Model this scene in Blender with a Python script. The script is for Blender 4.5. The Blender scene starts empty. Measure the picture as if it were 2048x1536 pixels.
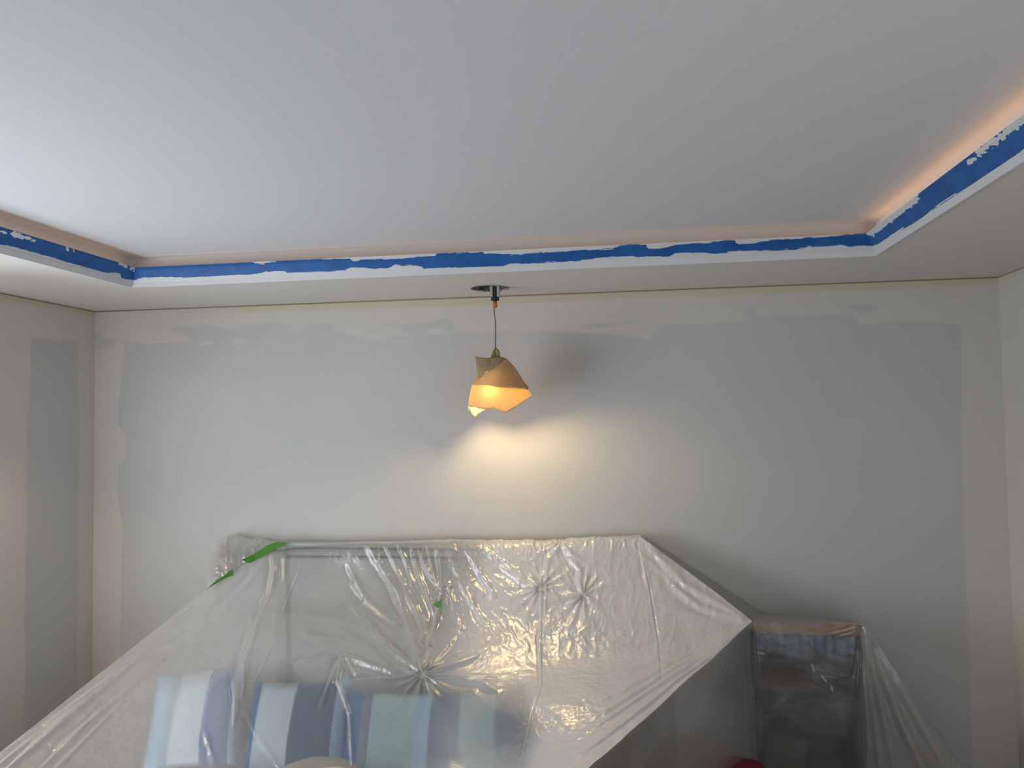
import bpy, bmesh, math, random
import numpy as np
from mathutils import Vector, Matrix

S = bpy.context.scene
C = S.collection
CAM_Z = 1.75
F = 1552.8
YAW, PITCH, ROLL = -0.1431, 0.0436, -0.0155

# ------------------------------------------------------------------ camera
def axes():
    cy, sy = math.cos(YAW), math.sin(YAW); cp, sp = math.cos(PITCH), math.sin(PITCH)
    fw = np.array([sy*cp, cy*cp, sp]); rt = np.array([cy, -sy, 0.0]); up = np.cross(rt, fw)
    cr, sr = math.cos(ROLL), math.sin(ROLL)
    return rt*cr+up*sr, -rt*sr+up*cr, fw
RT, UP, FW = axes()
cam_d = bpy.data.cameras.new('camera'); cam = bpy.data.objects.new('camera', cam_d); C.objects.link(cam)
cam_d.sensor_width = 36.0; cam_d.lens = F/2048*36.0; cam_d.clip_start = 0.05
m = Matrix.Identity(4)
for i in range(3):
    m[i][0] = RT[i]; m[i][1] = UP[i]; m[i][2] = -FW[i]
m[0][3], m[1][3], m[2][3] = 0, 0, CAM_Z
cam.matrix_world = m
S.camera = cam

# ------------------------------------------------------------------ world, lights, exposure
w = bpy.data.worlds.new('world'); S.world = w; w.use_nodes = True
w.node_tree.nodes['Background'].inputs[0].default_value = (0.62, 0.72, 0.85, 1)
w.node_tree.nodes['Background'].inputs[1].default_value = 0.6
S.view_settings.view_transform = 'Standard'; S.view_settings.look = 'None'
S.view_settings.exposure = 0.0; S.view_settings.gamma = 1.0
S.view_settings.use_curve_mapping = False
S.cycles.use_denoising = True
S.cycles.max_bounces = 14; S.cycles.diffuse_bounces = 6; S.cycles.glossy_bounces = 4
S.cycles.transmission_bounces = 10; S.cycles.transparent_max_bounces = 24
S.cycles.sample_clamp_indirect = 4.0; S.cycles.caustics_refractive = False; S.cycles.caustics_reflective = False

def area(name, loc, direction, sx, sy, power, col):
    d = bpy.data.lights.new(name, 'AREA'); d.shape = 'RECTANGLE'; d.size = sx; d.size_y = sy
    d.energy = power; d.color = col
    o = bpy.data.objects.new(name, d); C.objects.link(o); o.location = loc
    o.rotation_euler = Vector(direction).to_track_quat('-Z', 'Y').to_euler()
    return o
# daylight through the window in the left wall, beside the camera (light bounced up off the ground outside)
area('window_daylight', (-2.66, 1.62, 1.08), (1.0, 0.15, 0.32), 1.7, 1.35, 40.0, (0.91, 0.945, 1.0))
# added fill light behind the camera; no door is built there
area('rear_fill', (0.6, -1.70, 1.1), (-1.0, 1.0, 0.95), 1.9, 1.8, 22.0, (0.76, 0.88, 1.0))
# added fill light at the right wall to brighten the left wall; no doorway
area('left_wall_fill', (1.60, 0.30, 1.15), (-1.0, 0.30, 0.0), 0.9, 1.7, 10.0, (0.93, 0.95, 1.0))

# room constants
XL, XR, YB, YF = -2.737, 1.655, 3.70, -1.90
ZS = CAM_Z + 0.593            # soffit
ZC = CAM_Z + 0.715            # raised ceiling
RX0, RX1, RY0, RY1 = -2.0985, 0.952, -1.05, 3.07   # recess

def cove(name, loc, sx, sy, power):
    o = area(name, loc, (0, 0, 1), sx, sy, power, (1.0, 0.50, 0.24)); return o
ZL = ZS + 0.066
cove('cove_light_back', ((RX0+RX1)/2, RY1-0.020, ZL), RX1-RX0-0.08, 0.006, 0.14)
cove('cove_light_right', (RX1-0.020, 1.2, ZL), 0.006, 3.6, 0.62)
cove('cove_light_left', (RX0+0.020, 1.2, ZL), 0.006, 3.6, 0.22)

# ------------------------------------------------------------------ helpers
def at(px, py, Y):
    d = FW + RT*(px-1024)/F + UP*(768-py)/F
    p = d*Y/d[1]
    return np.array([p[0], p[1], p[2]+CAM_Z])
def atz(px, py, Z):
    d = FW + RT*(px-1024)/F + UP*(768-py)/F
    p = d*(Z-CAM_Z)/d[2]
    return np.array([p[0], p[1], p[2]+CAM_Z])
def atx(px, py, X):
    d = FW + RT*(px-1024)/F + UP*(768-py)/F
    p = d*X/d[0]
    return np.array([p[0], p[1], p[2]+CAM_Z])
def proj(P):
    Q = np.asarray(P) - np.array([0, 0, CAM_Z])
    dz = Q@FW
    return 1024+F*(Q@RT)/dz, 768-F*(Q@UP)/dz

def tag(o, label=None, cat=None, group=None, kind=None):
    if label: o['label'] = label
    if cat: o['category'] = cat
    if group: o['group'] = group
    if kind: o['kind'] = kind
    return o
def link(name, me, mat=None, parent=None, loc=(0, 0, 0)):
    o = bpy.data.objects.new(name, me); C.objects.link(o)
    o.location = loc
    if parent is not None: o.parent = parent
    if mat: me.materials.append(mat)
    return o
def mesh_from(name, verts, faces, loc=(0, 0, 0), smooth=True):
    me = bpy.data.meshes.new(name)
    v = np.asarray(verts, float) - np.array(loc)
    me.from_pydata(v.tolist(), [], [tuple(int(i) for i in f) for f in faces])
    me.update()
    if smooth: me.polygons.foreach_set('use_smooth', [True]*len(me.polygons))
    return me
def grid_mesh(name, P, loc=(0, 0, 0), closed_u=False):
    """P: (nv, nu, 3)"""
    nv, nu = P.shape[:2]
    V = (P.reshape(-1, 3) - np.array(loc)).astype(np.float32)
    i, j = np.meshgrid(np.arange(nv-1), np.arange(nu if closed_u else nu-1), indexing='ij')
    j2 = (j+1) % nu
    q = np.stack([i*nu+j, i*nu+j2, (i+1)*nu+j2, (i+1)*nu+j], -1).reshape(-1, 4).astype(np.int32)
    me = bpy.data.meshes.new(name)
    me.vertices.add(len(V)); me.vertices.foreach_set('co', V.ravel())
    me.loops.add(q.size); me.loops.foreach_set('vertex_index', q.ravel())
    me.polygons.add(len(q)); me.polygons.foreach_set('loop_start', np.arange(0, q.size, 4, dtype=np.int32))
    me.polygons.foreach_set('loop_total', np.full(len(q), 4, np.int32))
    me.update(calc_edges=True); me.validate()
    me.polygons.foreach_set('use_smooth', [True]*len(me.polygons))
    return me
def empty(name, loc):
    o = bpy.data.objects.new(name, None); C.objects.link(o); o.location = loc; return o
def box_bm(bm, lo, hi, bev=0.0):
    r = bmesh.ops.create_cube(bm, size=1)
    vs = r['verts']
    for v in vs:
        v.co = Vector([(lo[k]+hi[k])/2 + v.co[k]*(hi[k]-lo[k]) for k in range(3)])
    if bev:
        es = list({e for v in vs for e in v.link_edges})
        bmesh.ops.bevel(bm, geom=es, offset=bev, segments=2, affect='EDGES')
def boxes(name, lst, mat, parent=None, loc=(0, 0, 0), bev=0.0, off=(0, 0, 0)):
    """lst of (lo, hi) in world coords; loc = origin"""
    bm = bmesh.new()
    for lo, hi in lst: box_bm(bm, lo, hi, bev)
    base = Vector(loc) + Vector(off)
    for v in bm.verts: v.co -= base
    me = bpy.data.meshes.new(name); bm.to_mesh(me); bm.free()
    return link(name, me, mat, parent, loc if parent is None else (0, 0, 0))
def revolve(name, prof, mat, centre, parent=None, ploc=(0, 0, 0), n=32):
    """prof: list of (r, z) world z; centre (x,y)"""
    P = []
    for r, z in prof:
        P.append([[centre[0]+r*math.cos(2*math.pi*k/n), centre[1]+r*math.sin(2*math.pi*k/n), z] for k in range(n)])
    me = grid_mesh(name, np.array(P), ploc, closed_u=True)
    return link(name, me, mat, parent, (0, 0, 0) if parent else ploc)
def tube(name, pts, r, mat, parent=None, ploc=(0, 0, 0), n=8):
    pts = np.array(pts, float); T = np.gradient(pts, axis=0); P = []
    for p, t in zip(pts, T):
        t = t/np.linalg.norm(t); a = np.cross(t, [0.3, 0.9, 0.1]); a /= np.linalg.norm(a); b = np.cross(t, a)
        P.append([p + r*(a*math.cos(2*math.pi*k/n)+b*math.sin(2*math.pi*k/n)) for k in range(n)])
    me = grid_mesh(name, np.array(P), ploc, closed_u=True)
    return link(name, me, mat, parent, (0, 0, 0) if parent else ploc)

def crom(P, k):
    """Catmull-Rom along axis 0, k samples per segment (int or list)"""
    P = np.asarray(P, float); n = len(P)
    E = np.concatenate([[2*P[0]-P[1]], P, [2*P[-1]-P[-2]]])
    out = []
    for s in range(n-1):
        kk = k[s] if isinstance(k, (list, tuple)) else k
        t = np.arange(kk)/kk
        a, b, c, d = E[s], E[s+1], E[s+2], E[s+3]
        for q in t:
            out.append(0.5*((2*b)+(-a+c)*q+(2*a-5*b+4*c-d)*q*q+(-a+3*b-3*c+d)*q**3))
    out.append(P[-1])
    return np.array(out)
def linr(P, k):
    P = np.asarray(P, float); out = []
    for s in range(len(P)-1):
        kk = k[s] if isinstance(k, (list, tuple)) else k
        for q in np.arange(kk)/kk: out.append(P[s]*(1-q)+P[s+1]*q)
    out.append(P[-1]); return np.array(out)

_rs = np.random.RandomState(7)
_tab = _rs.rand(256, 256)
def vnoise(x, y, seed=0):
    x = x+seed*17.3; y = y+seed*31.7
    xi = np.floor(x).astype(int); yi = np.floor(y).astype(int)
    fx = x-xi; fy = y-yi; fx = fx*fx*(3-2*fx); fy = fy*fy*(3-2*fy)
    g = lambda a, b: _tab[a % 256, b % 256]
    return (g(xi, yi)*(1-fx)+g(xi+1, yi)*fx)*(1-fy)+(g(xi, yi+1)*(1-fx)+g(xi+1, yi+1)*fx)*fy
def fbm(x, y, o=3, seed=0):
    s = 0; a = 1; t = 0
    for k in range(o):
        s = s+a*vnoise(x*2**k, y*2**k, seed+k); t += a; a *= .5
    return s/t
def ridged(x, y, seed=0):
    return 1-np.abs(2*vnoise(x, y, seed)-1)
def sstep(a, b, x):
    t = np.clip((x-a)/(b-a), 0, 1); return t*t*(3-2*t)

# ------------------------------------------------------------------ materials
def new_mat(name):
    m = bpy.data.materials.new(name); m.use_nodes = True
    nt = m.node_tree; nt.nodes.clear()
    return m, nt, nt.nodes, nt.links
def N(nt, t, **kw):
    n = nt.nodes.new(t)
    for k, v in kw.items():
        if k.startswith('i_'):
            key = k[2:].replace('_', ' ')
            n.inputs[key].default_value = v
        else: setattr(n, k, v)
    return n
def noise_bump(nt, scale, strength, dist=0.002, detail=3, stretch=None):
    tc = N(nt, 'ShaderNodeTexCoord'); src = tc.outputs['Object']
    if stretch:
        mp = N(nt, 'ShaderNodeMapping'); mp.inputs['Scale'].default_value = stretch
        nt.links.new(src, mp.inputs[0]); src = mp.outputs[0]
    nz = N(nt, 'ShaderNodeTexNoise'); nz.inputs['Scale'].default_value = scale; nz.inputs['Detail'].default_value = detail
    nt.links.new(src, nz.inputs['Vector'])
    b = N(nt, 'ShaderNodeBump'); b.inputs['Strength'].default_value = strength; b.inputs['Distance'].default_value = dist
    nt.links.new(nz.outputs['Fac'], b.inputs['Height'])
    return b, src
def basic(name, col, rough=0.6, metal=0.0, bump=None, var=0.0, vscale=8, stretch=None, spec=0.4):
    m, nt, nd, lk = new_mat(name)
    p = N(nt, 'ShaderNodeBsdfPrincipled'); o = N(nt, 'ShaderNodeOutputMaterial'); lk.new(p.outputs[0], o.inputs[0])
    p.inputs['Roughness'].default_value = rough; p.inputs['Metallic'].default_value = metal
    p.inputs['Specular IOR Level'].default_value = spec
    p.inputs['Base Color'].default_value = (*col, 1)
    if bump:
        b, src = noise_bump(nt, *bump); lk.new(b.outputs[0], p.inputs['Normal'])
    if var:
        tc = N(nt, 'ShaderNodeTexCoord'); mp = N(nt, 'ShaderNodeMapping')
        if stretch: mp.inputs['Scale'].default_value = stretch
        nz = N(nt, 'ShaderNodeTexNoise'); nz.inputs['Scale'].default_value = vscale; nz.inputs['Detail'].default_value = 4
        lk.new(tc.outputs['Object'], mp.inputs[0]); lk.new(mp.outputs[0], nz.inputs['Vector'])
        cr = N(nt, 'ShaderNodeValToRGB')
        cr.color_ramp.elements[0].position = .3; cr.color_ramp.elements[1].position = .7
        cr.color_ramp.elements[0].color = (*[c*(1-var) for c in col], 1); cr.color_ramp.elements[1].color = (*[min(1, c*(1+var)) for c in col], 1)
        lk.new(nz.outputs['Fac'], cr.inputs[0]); lk.new(cr.outputs[0], p.inputs['Base Color'])
    return m

def attr_mix(nt, base_out, attr, col, noise_scale, noise_amt, soft=0.12):
    """mix colour by vertex attribute threshold broken up with noise"""
    a = N(nt, 'ShaderNodeAttribute'); a.attribute_name = attr
    tc = N(nt, 'ShaderNodeTexCoord')
    nz = N(nt, 'ShaderNodeTexNoise'); nz.inputs['Scale'].default_value = noise_scale; nz.inputs['Detail'].default_value = 5
    nt.links.new(tc.outputs['Object'], nz.inputs['Vector'])
    ma = N(nt, 'ShaderNodeMath', operation='MULTIPLY_ADD'); ma.inputs[1].default_value = noise_amt; ma.inputs[2].default_value = -noise_amt*0.5
    nt.links.new(nz.outputs['Fac'], ma.inputs[0])
    ad = N(nt, 'ShaderNodeMath', operation='ADD'); nt.links.new(a.outputs['Fac'], ad.inputs[0]); nt.links.new(ma.outputs[0], ad.inputs[1])
    mr = N(nt, 'ShaderNodeMapRange'); mr.inputs['From Min'].default_value = .5-soft; mr.inputs['From Max'].default_value = .5+soft
    nt.links.new(ad.outputs[0], mr.inputs['Value'])
    mx = N(nt, 'ShaderNodeMix', data_type='RGBA'); nt.links.new(mr.outputs[0], mx.inputs['Factor'])
    if isinstance(base_out, tuple): mx.inputs['A'].default_value = (*base_out, 1)
    else: nt.links.new(base_out, mx.inputs['A'])
    mx.inputs['B'].default_value = (*col, 1)
    return mx.outputs['Result'], mr.outputs[0]

def mat_wall():
    m, nt, nd, lk = new_mat('roller_primed_wall')
    p = N(nt, 'ShaderNodeBsdfPrincipled'); o = N(nt, 'ShaderNodeOutputMaterial'); lk.new(p.outputs[0], o.inputs[0])
    p.inputs['Roughness'].default_value = 0.75; p.inputs['Specular IOR Level'].default_value = 0.25
    tc = N(nt, 'ShaderNodeTexCoord')
    nz = N(nt, 'ShaderNodeTexNoise'); nz.inputs['Scale'].default_value = 1.4; nz.inputs['Detail'].default_value = 5; lk.new(tc.outputs['Object'], nz.inputs['Vector'])
    cr = N(nt, 'ShaderNodeValToRGB'); cr.color_ramp.elements[0].position = .35; cr.color_ramp.elements[1].position = .65
    cr.color_ramp.elements[0].color = (0.550, 0.562, 0.560, 1); cr.color_ramp.elements[1].color = (0.588, 0.594, 0.586, 1)
    lk.new(nz.outputs['Fac'], cr.inputs[0])
    c1, _ = attr_mix(nt, cr.outputs[0], 'band', (0.655, 0.635, 0.605), 9, 0.55, 0.22)
    c2, _ = attr_mix(nt, c1, 'cream', (0.63, 0.585, 0.45), 25, 0.7, 0.3)
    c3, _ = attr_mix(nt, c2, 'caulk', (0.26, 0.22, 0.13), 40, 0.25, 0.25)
    lk.new(c3, p.inputs['Base Color'])
    b1, _ = noise_bump(nt, 55, 0.30, 0.0012, 3, (1, 1, 2.0))
    b2, _ = noise_bump(nt, 190, 0.22, 0.0006, 2); lk.new(b1.outputs[0], b2.inputs['Normal'])
    lk.new(b2.outputs[0], p.inputs['Normal'])
    return m
def mat_ceiling(col, s=1.0):
    m, nt, nd, lk = new_mat('orange_peel_ceiling')
    p = N(nt, 'ShaderNodeBsdfPrincipled'); o = N(nt, 'ShaderNodeOutputMaterial'); lk.new(p.outputs[0], o.inputs[0])
    p.inputs['Roughness'].default_value = 0.85; p.inputs['Specular IOR Level'].default_value = 0.2
    p.inputs['Base Color'].default_value = (*col, 1)
    b1, _ = noise_bump(nt, 60, 0.30*s, 0.002, 2)
    b2, _ = noise_bump(nt, 170, 0.2*s, 0.001, 2); lk.new(b1.outputs[0], b2.inputs['Normal'])
    lk.new(b2.outputs[0], p.inputs['Normal'])
    return m
M = {}
M['wall'] = mat_wall()
M['ceiling'] = mat_ceiling((0.655, 0.675, 0.695))
M['soffit'] = mat_ceiling((0.68, 0.665, 0.64), 0.5)
M['floor'] = basic('oak_floor', (0.36, 0.27, 0.19), 0.45, var=0.25, vscale=3, stretch=(6, 0.6, 1))
M['crown'] = basic('crown_white', (0.70, 0.72, 0.74), 0.5, bump=(60, 0.25, 0.001))
M['hidden_white'] = basic('recess_white', (0.68, 0.66, 0.63), 0.8)

def mat_tape():
    m, nt, nd, lk = new_mat('blue_masking_tape')
    p = N(nt, 'ShaderNodeBsdfPrincipled'); o = N(nt, 'ShaderNodeOutputMaterial'); lk.new(p.outputs[0], o.inputs[0])
    p.inputs['Roughness'].default_value = 0.5; p.inputs['Specular IOR Level'].default_value = 0.3
    tc = N(nt, 'ShaderNodeTexCoord')
    nz = N(nt, 'ShaderNodeTexNoise'); nz.inputs['Scale'].default_value = 14; nz.inputs['Detail'].default_value = 4; lk.new(tc.outputs['Object'], nz.inputs['Vector'])
    cr = N(nt, 'ShaderNodeValToRGB'); cr.color_ramp.elements[0].position = .35; cr.color_ramp.elements[1].position = .65
    cr.color_ramp.elements[0].color = (0.012, 0.095, 0.33, 1); cr.color_ramp.elements[1].color = (0.018, 0.125, 0.40, 1)
    lk.new(nz.outputs['Fac'], cr.inputs[0])
    c1, f1 = attr_mix(nt, cr.outputs[0], 'paint', (0.68, 0.70, 0.72), 75, 0.45, 0.22)
    lk.new(c1, p.inputs['Base Color'])
    b1, _ = noise_bump(nt, 35, 0.5, 0.002, 3, (0.3, 1, 1)); lk.new(b1.outputs[0], p.inputs['Normal'])
    return m
M['tape'] = mat_tape()

def mat_film(name, haze, blur_ior=1.12, blur_rough=0.5, clear=0.5, gloss=0.16, grough=0.22, bump=1.0, col=(0.80, 0.80, 0.82)):
    m, nt, nd, lk = new_mat(name)
    o = N(nt, 'ShaderNodeOutputMaterial')
    tr = N(nt, 'ShaderNodeBsdfTransparent'); tr.inputs[0].default_value = (0.97, 0.97, 0.97, 1)
    rf = N(nt, 'ShaderNodeBsdfRefraction'); rf.inputs['IOR'].default_value = blur_ior; rf.inputs['Roughness'].default_value = blur_rough
    rf.inputs[0].default_value = (0.97, 0.97, 0.97, 1)
    tl = N(nt, 'ShaderNodeBsdfTranslucent'); tl.inputs[0].default_value = (*col, 1)
    df = N(nt, 'ShaderNodeBsdfDiffuse'); df.inputs[0].default_value = (*col, 1)
    gl = N(nt, 'ShaderNodeBsdfAnisotropic' if False else 'ShaderNodeBsdfGlossy'); gl.inputs['Roughness'].default_value = grough
    gl.inputs[0].default_value = (1, 1, 1, 1)
    b1, _ = noise_bump(nt, 38, 0.55*bump, 0.004, 4)
    b2, _ = noise_bump(nt, 9, 0.5*bump, 0.010, 2); lk.new(b1.outputs[0], b2.inputs['Normal'])
    for n_ in (df, gl): lk.new(b2.outputs[0], n_.inputs['Normal'])
    x1 = N(nt, 'ShaderNodeMixShader'); x1.inputs[0].default_value = clear; lk.new(rf.outputs[0], x1.inputs[1]); lk.new(tr.outputs[0], x1.inputs[2])
    xh = N(nt, 'ShaderNodeMixShader'); xh.inputs[0].default_value = 0.62; lk.new(tl.outputs[0], xh.inputs[1]); lk.new(df.outputs[0], xh.inputs[2])
    x2 = N(nt, 'ShaderNodeMixShader'); lk.new(x1.outputs[0], x2.inputs[1]); lk.new(xh.outputs[0], x2.inputs[2])
    # haze strength follows a per-vertex value (film layers lying on each other / cloudiness of the film / painted glints)
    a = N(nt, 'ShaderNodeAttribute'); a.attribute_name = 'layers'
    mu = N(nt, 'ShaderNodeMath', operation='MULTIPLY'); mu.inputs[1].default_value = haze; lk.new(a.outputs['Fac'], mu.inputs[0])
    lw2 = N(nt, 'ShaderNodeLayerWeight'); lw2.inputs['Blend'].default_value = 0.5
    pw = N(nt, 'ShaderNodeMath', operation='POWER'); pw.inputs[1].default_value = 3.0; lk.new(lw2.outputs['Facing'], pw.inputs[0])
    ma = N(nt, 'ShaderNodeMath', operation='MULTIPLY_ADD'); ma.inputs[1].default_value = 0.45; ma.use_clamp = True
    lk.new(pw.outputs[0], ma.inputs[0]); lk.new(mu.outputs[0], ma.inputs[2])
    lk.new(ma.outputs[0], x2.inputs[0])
    lw = N(nt, 'ShaderNodeLayerWeight'); lw.inputs['Blend'].default_value = 0.25
    mr = N(nt, 'ShaderNodeMapRange'); mr.inputs['To Min'].default_value = gloss; mr.inputs['To Max'].default_value = min(1, gloss+0.22); lk.new(lw.outputs['Fresnel'], mr.inputs['Value'])
    x3 = N(nt, 'ShaderNodeMixShader'); lk.new(mr.outputs[0], x3.inputs[0]); lk.new(x2.outputs[0], x3.inputs[1]); lk.new(gl.outputs[0], x3.inputs[2])
    lk.new(x3.outputs[0], o.inputs[0])
    return m
M['film'] = mat_film('clear_plastic_film', 0.56, 1.08, 0.35, 0.52, 0.10, 0.26, 1.25, (0.93, 0.92, 0.91))
M['film_thin'] = mat_film('thin_plastic_film', 0.36, 1.09, 0.42, 0.45, 0.07, 0.25, 0.5, (0.86, 0.86, 0.87))

def mat_paper(name, col, tl=0.45, bumpy=0.4):
    m, nt, nd, lk = new_mat(name)
    o = N(nt, 'ShaderNodeOutputMaterial')
    tc = N(nt, 'ShaderNodeTexCoord')
    nz = N(nt, 'ShaderNodeTexNoise'); nz.inputs['Scale'].default_value = 260; nz.inputs['Detail'].default_value = 3; lk.new(tc.outputs['Object'], nz.inputs['Vector'])
    cr = N(nt, 'ShaderNodeValToRGB'); cr.color_ramp.elements[0].position = .35; cr.color_ramp.elements[1].position = .6
    cr.color_ramp.elements[0].color = (*[c*.86 for c in col], 1); cr.color_ramp.elements[1].color = (*col, 1)
    lk.new(nz.outputs['Fac'], cr.inputs[0])
    d = N(nt, 'ShaderNodeBsdfDiffuse'); t = N(nt, 'ShaderNodeBsdfTranslucent')
    lk.new(cr.outputs[0], d.inputs[0]); lk.new(cr.outputs[0], t.inputs[0])
    b, _ = noise_bump(nt, 30, bumpy, 0.003, 3); lk.new(b.outputs[0], d.inputs['Normal'])
    x = N(nt, 'ShaderNodeMixShader'); x.inputs[0].default_value = tl; lk.new(d.outputs[0], x.inputs[1]); lk.new(t.outputs[0], x.inputs[2])
    lk.new(x.outputs[0], o.inputs[0]); return m
M['paper'] = mat_paper('kraft_paper', (0.82, 0.67, 0.40), 0.52, 0.2)
M['paper_dark'] = mat_paper('kraft_paper_fold', (0.47, 0.34, 0.21), 0.14)
M['green'] = basic('green_masking_tape', (0.09, 0.30, 0.045), 0.55, bump=(90, 0.3, 0.0008), var=0.12, vscale=40)
M['olive'] = basic('olive_masking_tape', (0.27, 0.28, 0.08), 0.6, bump=(60, 0.5, 0.001), var=0.3, vscale=60)
M['black'] = basic('black_rubber', (0.02, 0.02, 0.022), 0.45)
M['orange'] = basic('orange_plastic', (0.62, 0.13, 0.03), 0.4)
M['white_wire'] = basic('white_wire', (0.62, 0.61, 0.57), 0.5)
M['can'] = basic('can_metal_overspray', (0.16, 0.17, 0.16), 0.5, metal=0.3, var=0.9, vscale=45)
M['bracket'] = basic('galvanised_bracket', (0.50, 0.52, 0.51), 0.4, metal=0.3, var=0.3, vscale=60)
M['torn'] = basic('gypsum_edge', (0.30, 0.29, 0.27), 0.9, var=0.8, vscale=50)
bm_, nt_, _, lk_ = new_mat('lit_bulb')
e_ = N(nt_, 'ShaderNodeEmission'); e_.inputs[0].default_value = (1.0, 0.73, 0.38, 1); e_.inputs[1].default_value = 196.0
o_ = N(nt_, 'ShaderNodeOutputMaterial'); lk_.new(e_.outputs[0], o_.inputs[0]); M['bulb'] = bm_

# ------------------------------------------------------------------ setting: floor, walls, ceiling
def sbox(name, lst, mat, bev=0):
    o = boxes(name, lst, mat, bev=bev); tag(o, kind='structure'); return o
floor = sbox('floor', [((XL-.12, YF-.12, -.1), (XR+.12, YB+.12, 0))], M['floor'])

def poly_at(lst, Y): return np.array([at(x, y, Y)[[0, 2]] for x, y in lst])
def wall_grid(name, A, B, z0, z1, step, attrs, label=None, back=0.12):
    """front face A->B seen from the room; thickness added behind"""
    A = np.array(A); B = np.array(B); L = np.linalg.norm(B-A)
    nu = int(L/step)+1; nv = int((z1-z0)/step)+1
    u = np.linspace(0, 1, nu); z = np.linspace(z1, z0, nv)
    P = np.zeros((nv, nu, 3)); P[..., :2] = A[None, None]+(B-A)[None, None]*u[None, :, None]; P[..., 2] = z[:, None]
    me = grid_mesh(name, P)
    for k, fn in attrs.items():
        a = me.attributes.new(k, 'FLOAT', 'POINT')
        a.data.foreach_set('value', fn(P[..., 0], P[..., 1], P[..., 2]).astype(np.float32).ravel())
    o = link(name, me, M['wall']); tag(o, kind='structure')
    return o
# painted cut-in band edges on the back wall, world x-z
top_edge = poly_at([(247,683),(330,688),(430,690),(520,684),(600,670),(690,668),(765,684),(775,672),(900,668),(1010,662),(1110,662),(1200,668),(1300,676),(1318,650),(1400,648),(1480,641),(1540,632),(1700,628),(1722,650),(1800,641),(1925,648)], YB)
left_edge = poly_at([(250,683),(240,780),(236,850),(250,872),(249,915),(237,935),(236,1000),(247,1060),(243,1100),(241,1250),(241,1700)], YB)
right_edge = poly_at([(1925,560),(1922,760),(1924,900),(1930,1100),(1938,1300),(1950,1700)], YB)
def band_back(X, Y, Z):
    zt = np.interp(X, top_edge[:, 0], top_edge[:, 1])
    xl = np.interp(-Z, -left_edge[:, 1], left_edge[:, 0]); xr = np.interp(-Z, -right_edge[:, 1], right_edge[:, 0])
    d = np.maximum.reduce([(Z-zt)/0.02, (xl-X)/0.03, (X-xr)/0.03])      # >0 in the band
    m = sstep(-.6, .6, d)
    zt0 = top_edge[:, 1].mean()
    blot = sstep(.50, .66, fbm(X*4.0, Z*14, 3, 3))*sstep(.0, .05, Z-zt0+.06)*sstep(.12, .06, Z-zt0)
    blot2 = sstep(.52, .7, fbm(X*2.2, Z*5, 3, 9))*0.35
    return np.clip(m*(1-0.75*blot)+(1-m)*blot2*.5, 0, 1)
def cream_f(X, Y, Z):
    d = ZS-Z
    along = X if np.ptp(X) > 1 else Y
    wdt = 0.040*(0.55+0.7*fbm(along*1.2, along*0+3, 2, 5))
    fade = sstep(-2.6, -1.5, X) if np.ptp(X) > 1 else 0.8+0*X
    return sstep(wdt+.004, wdt-.004, d)*fade
def joint_line_f(X, Y, Z): return sstep(0.009, 0.003, ZS-Z)  # thin dark olive line along the top of the wall
step = 0.012
wall_grid('wall_back', (XL, YB), (XR, YB), 0.0, ZS, step, dict(band=band_back, cream=cream_f, caulk=joint_line_f))
sbox('wall_back_core', [((XL-.12, YB+.002, 0), (XR+.12, YB+.12, ZC+.1))], M['hidden_white'])
def band_left(X, Y, Z):
    y0 = atx(58, 900, XL)[1]; y1 = atx(155, 900, XL)[1]
    zt = ZS-0.15
    j = 0.03*fbm(Z*3, Z*0+1, 2, 6)
    inside = sstep(y0-.02, y0+.02, Y+j)*sstep(y1+.01, y1-.01, Y-j)*sstep(zt+.02, zt-.02, Z+.04*fbm(Y*5, Z*2, 2, 8))
    return 1-inside*0.85
WY0, WY1, WZ0, WZ1 = 0.85, 2.55, 0.40, 1.85     # window opening in the left wall, beside the camera
wall_grid('wall_left', (XL, 2.70), (XL, YB), 0.0, ZS, step, dict(band=band_left, cream=cream_f, caulk=joint_line_f))
sbox('wall_left_rest', [((XL-.12, 2.70, 0), (XL-.002, YB, ZS)), ((XL-.12, YF, 0), (XL, 2.70, WZ0)), ((XL-.12, YF, WZ1), (XL, 2.70, ZC)),
                      ((XL-.12, YF, WZ0), (XL, WY0, WZ1)), ((XL-.12, WY1, WZ0), (XL, 2.70, WZ1))], M['hidden_white'])
win = sbox('window_1', [((XL-.10, WY0, WZ0), (XL-.05, WY1, WZ0+.05)), ((XL-.10, WY0, WZ1-.05), (XL-.05, WY1, WZ1)),
                        ((XL-.10, WY0, WZ0), (XL-.05, WY0+.05, WZ1)), ((XL-.10, WY1-.05, WZ0), (XL-.05, WY1, WZ1))], M['crown'])
def band_right(X, Y, Z): return 0.92+0*X
wall_grid('wall_right', (XR, YB), (XR, 2.9), 0.0, ZS, step, dict(band=band_right, cream=lambda X, Y, Z: 0.45*cream_f(X, Y, Z), caulk=lambda X, Y, Z: .8*joint_line_f(X, Y, Z*1)))
sbox('wall_right_rest', [((XR+.002, 2.9, 0), (XR+.12, YB, ZS)), ((XR, YF, 0), (XR+.12, 2.9, ZC))], M['hidden_white'])
sbox('wall_front', [((XL-.12, YF-.12, 0), (XR+.12, YF, ZC+.1))], M['hidden_white'])

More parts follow.
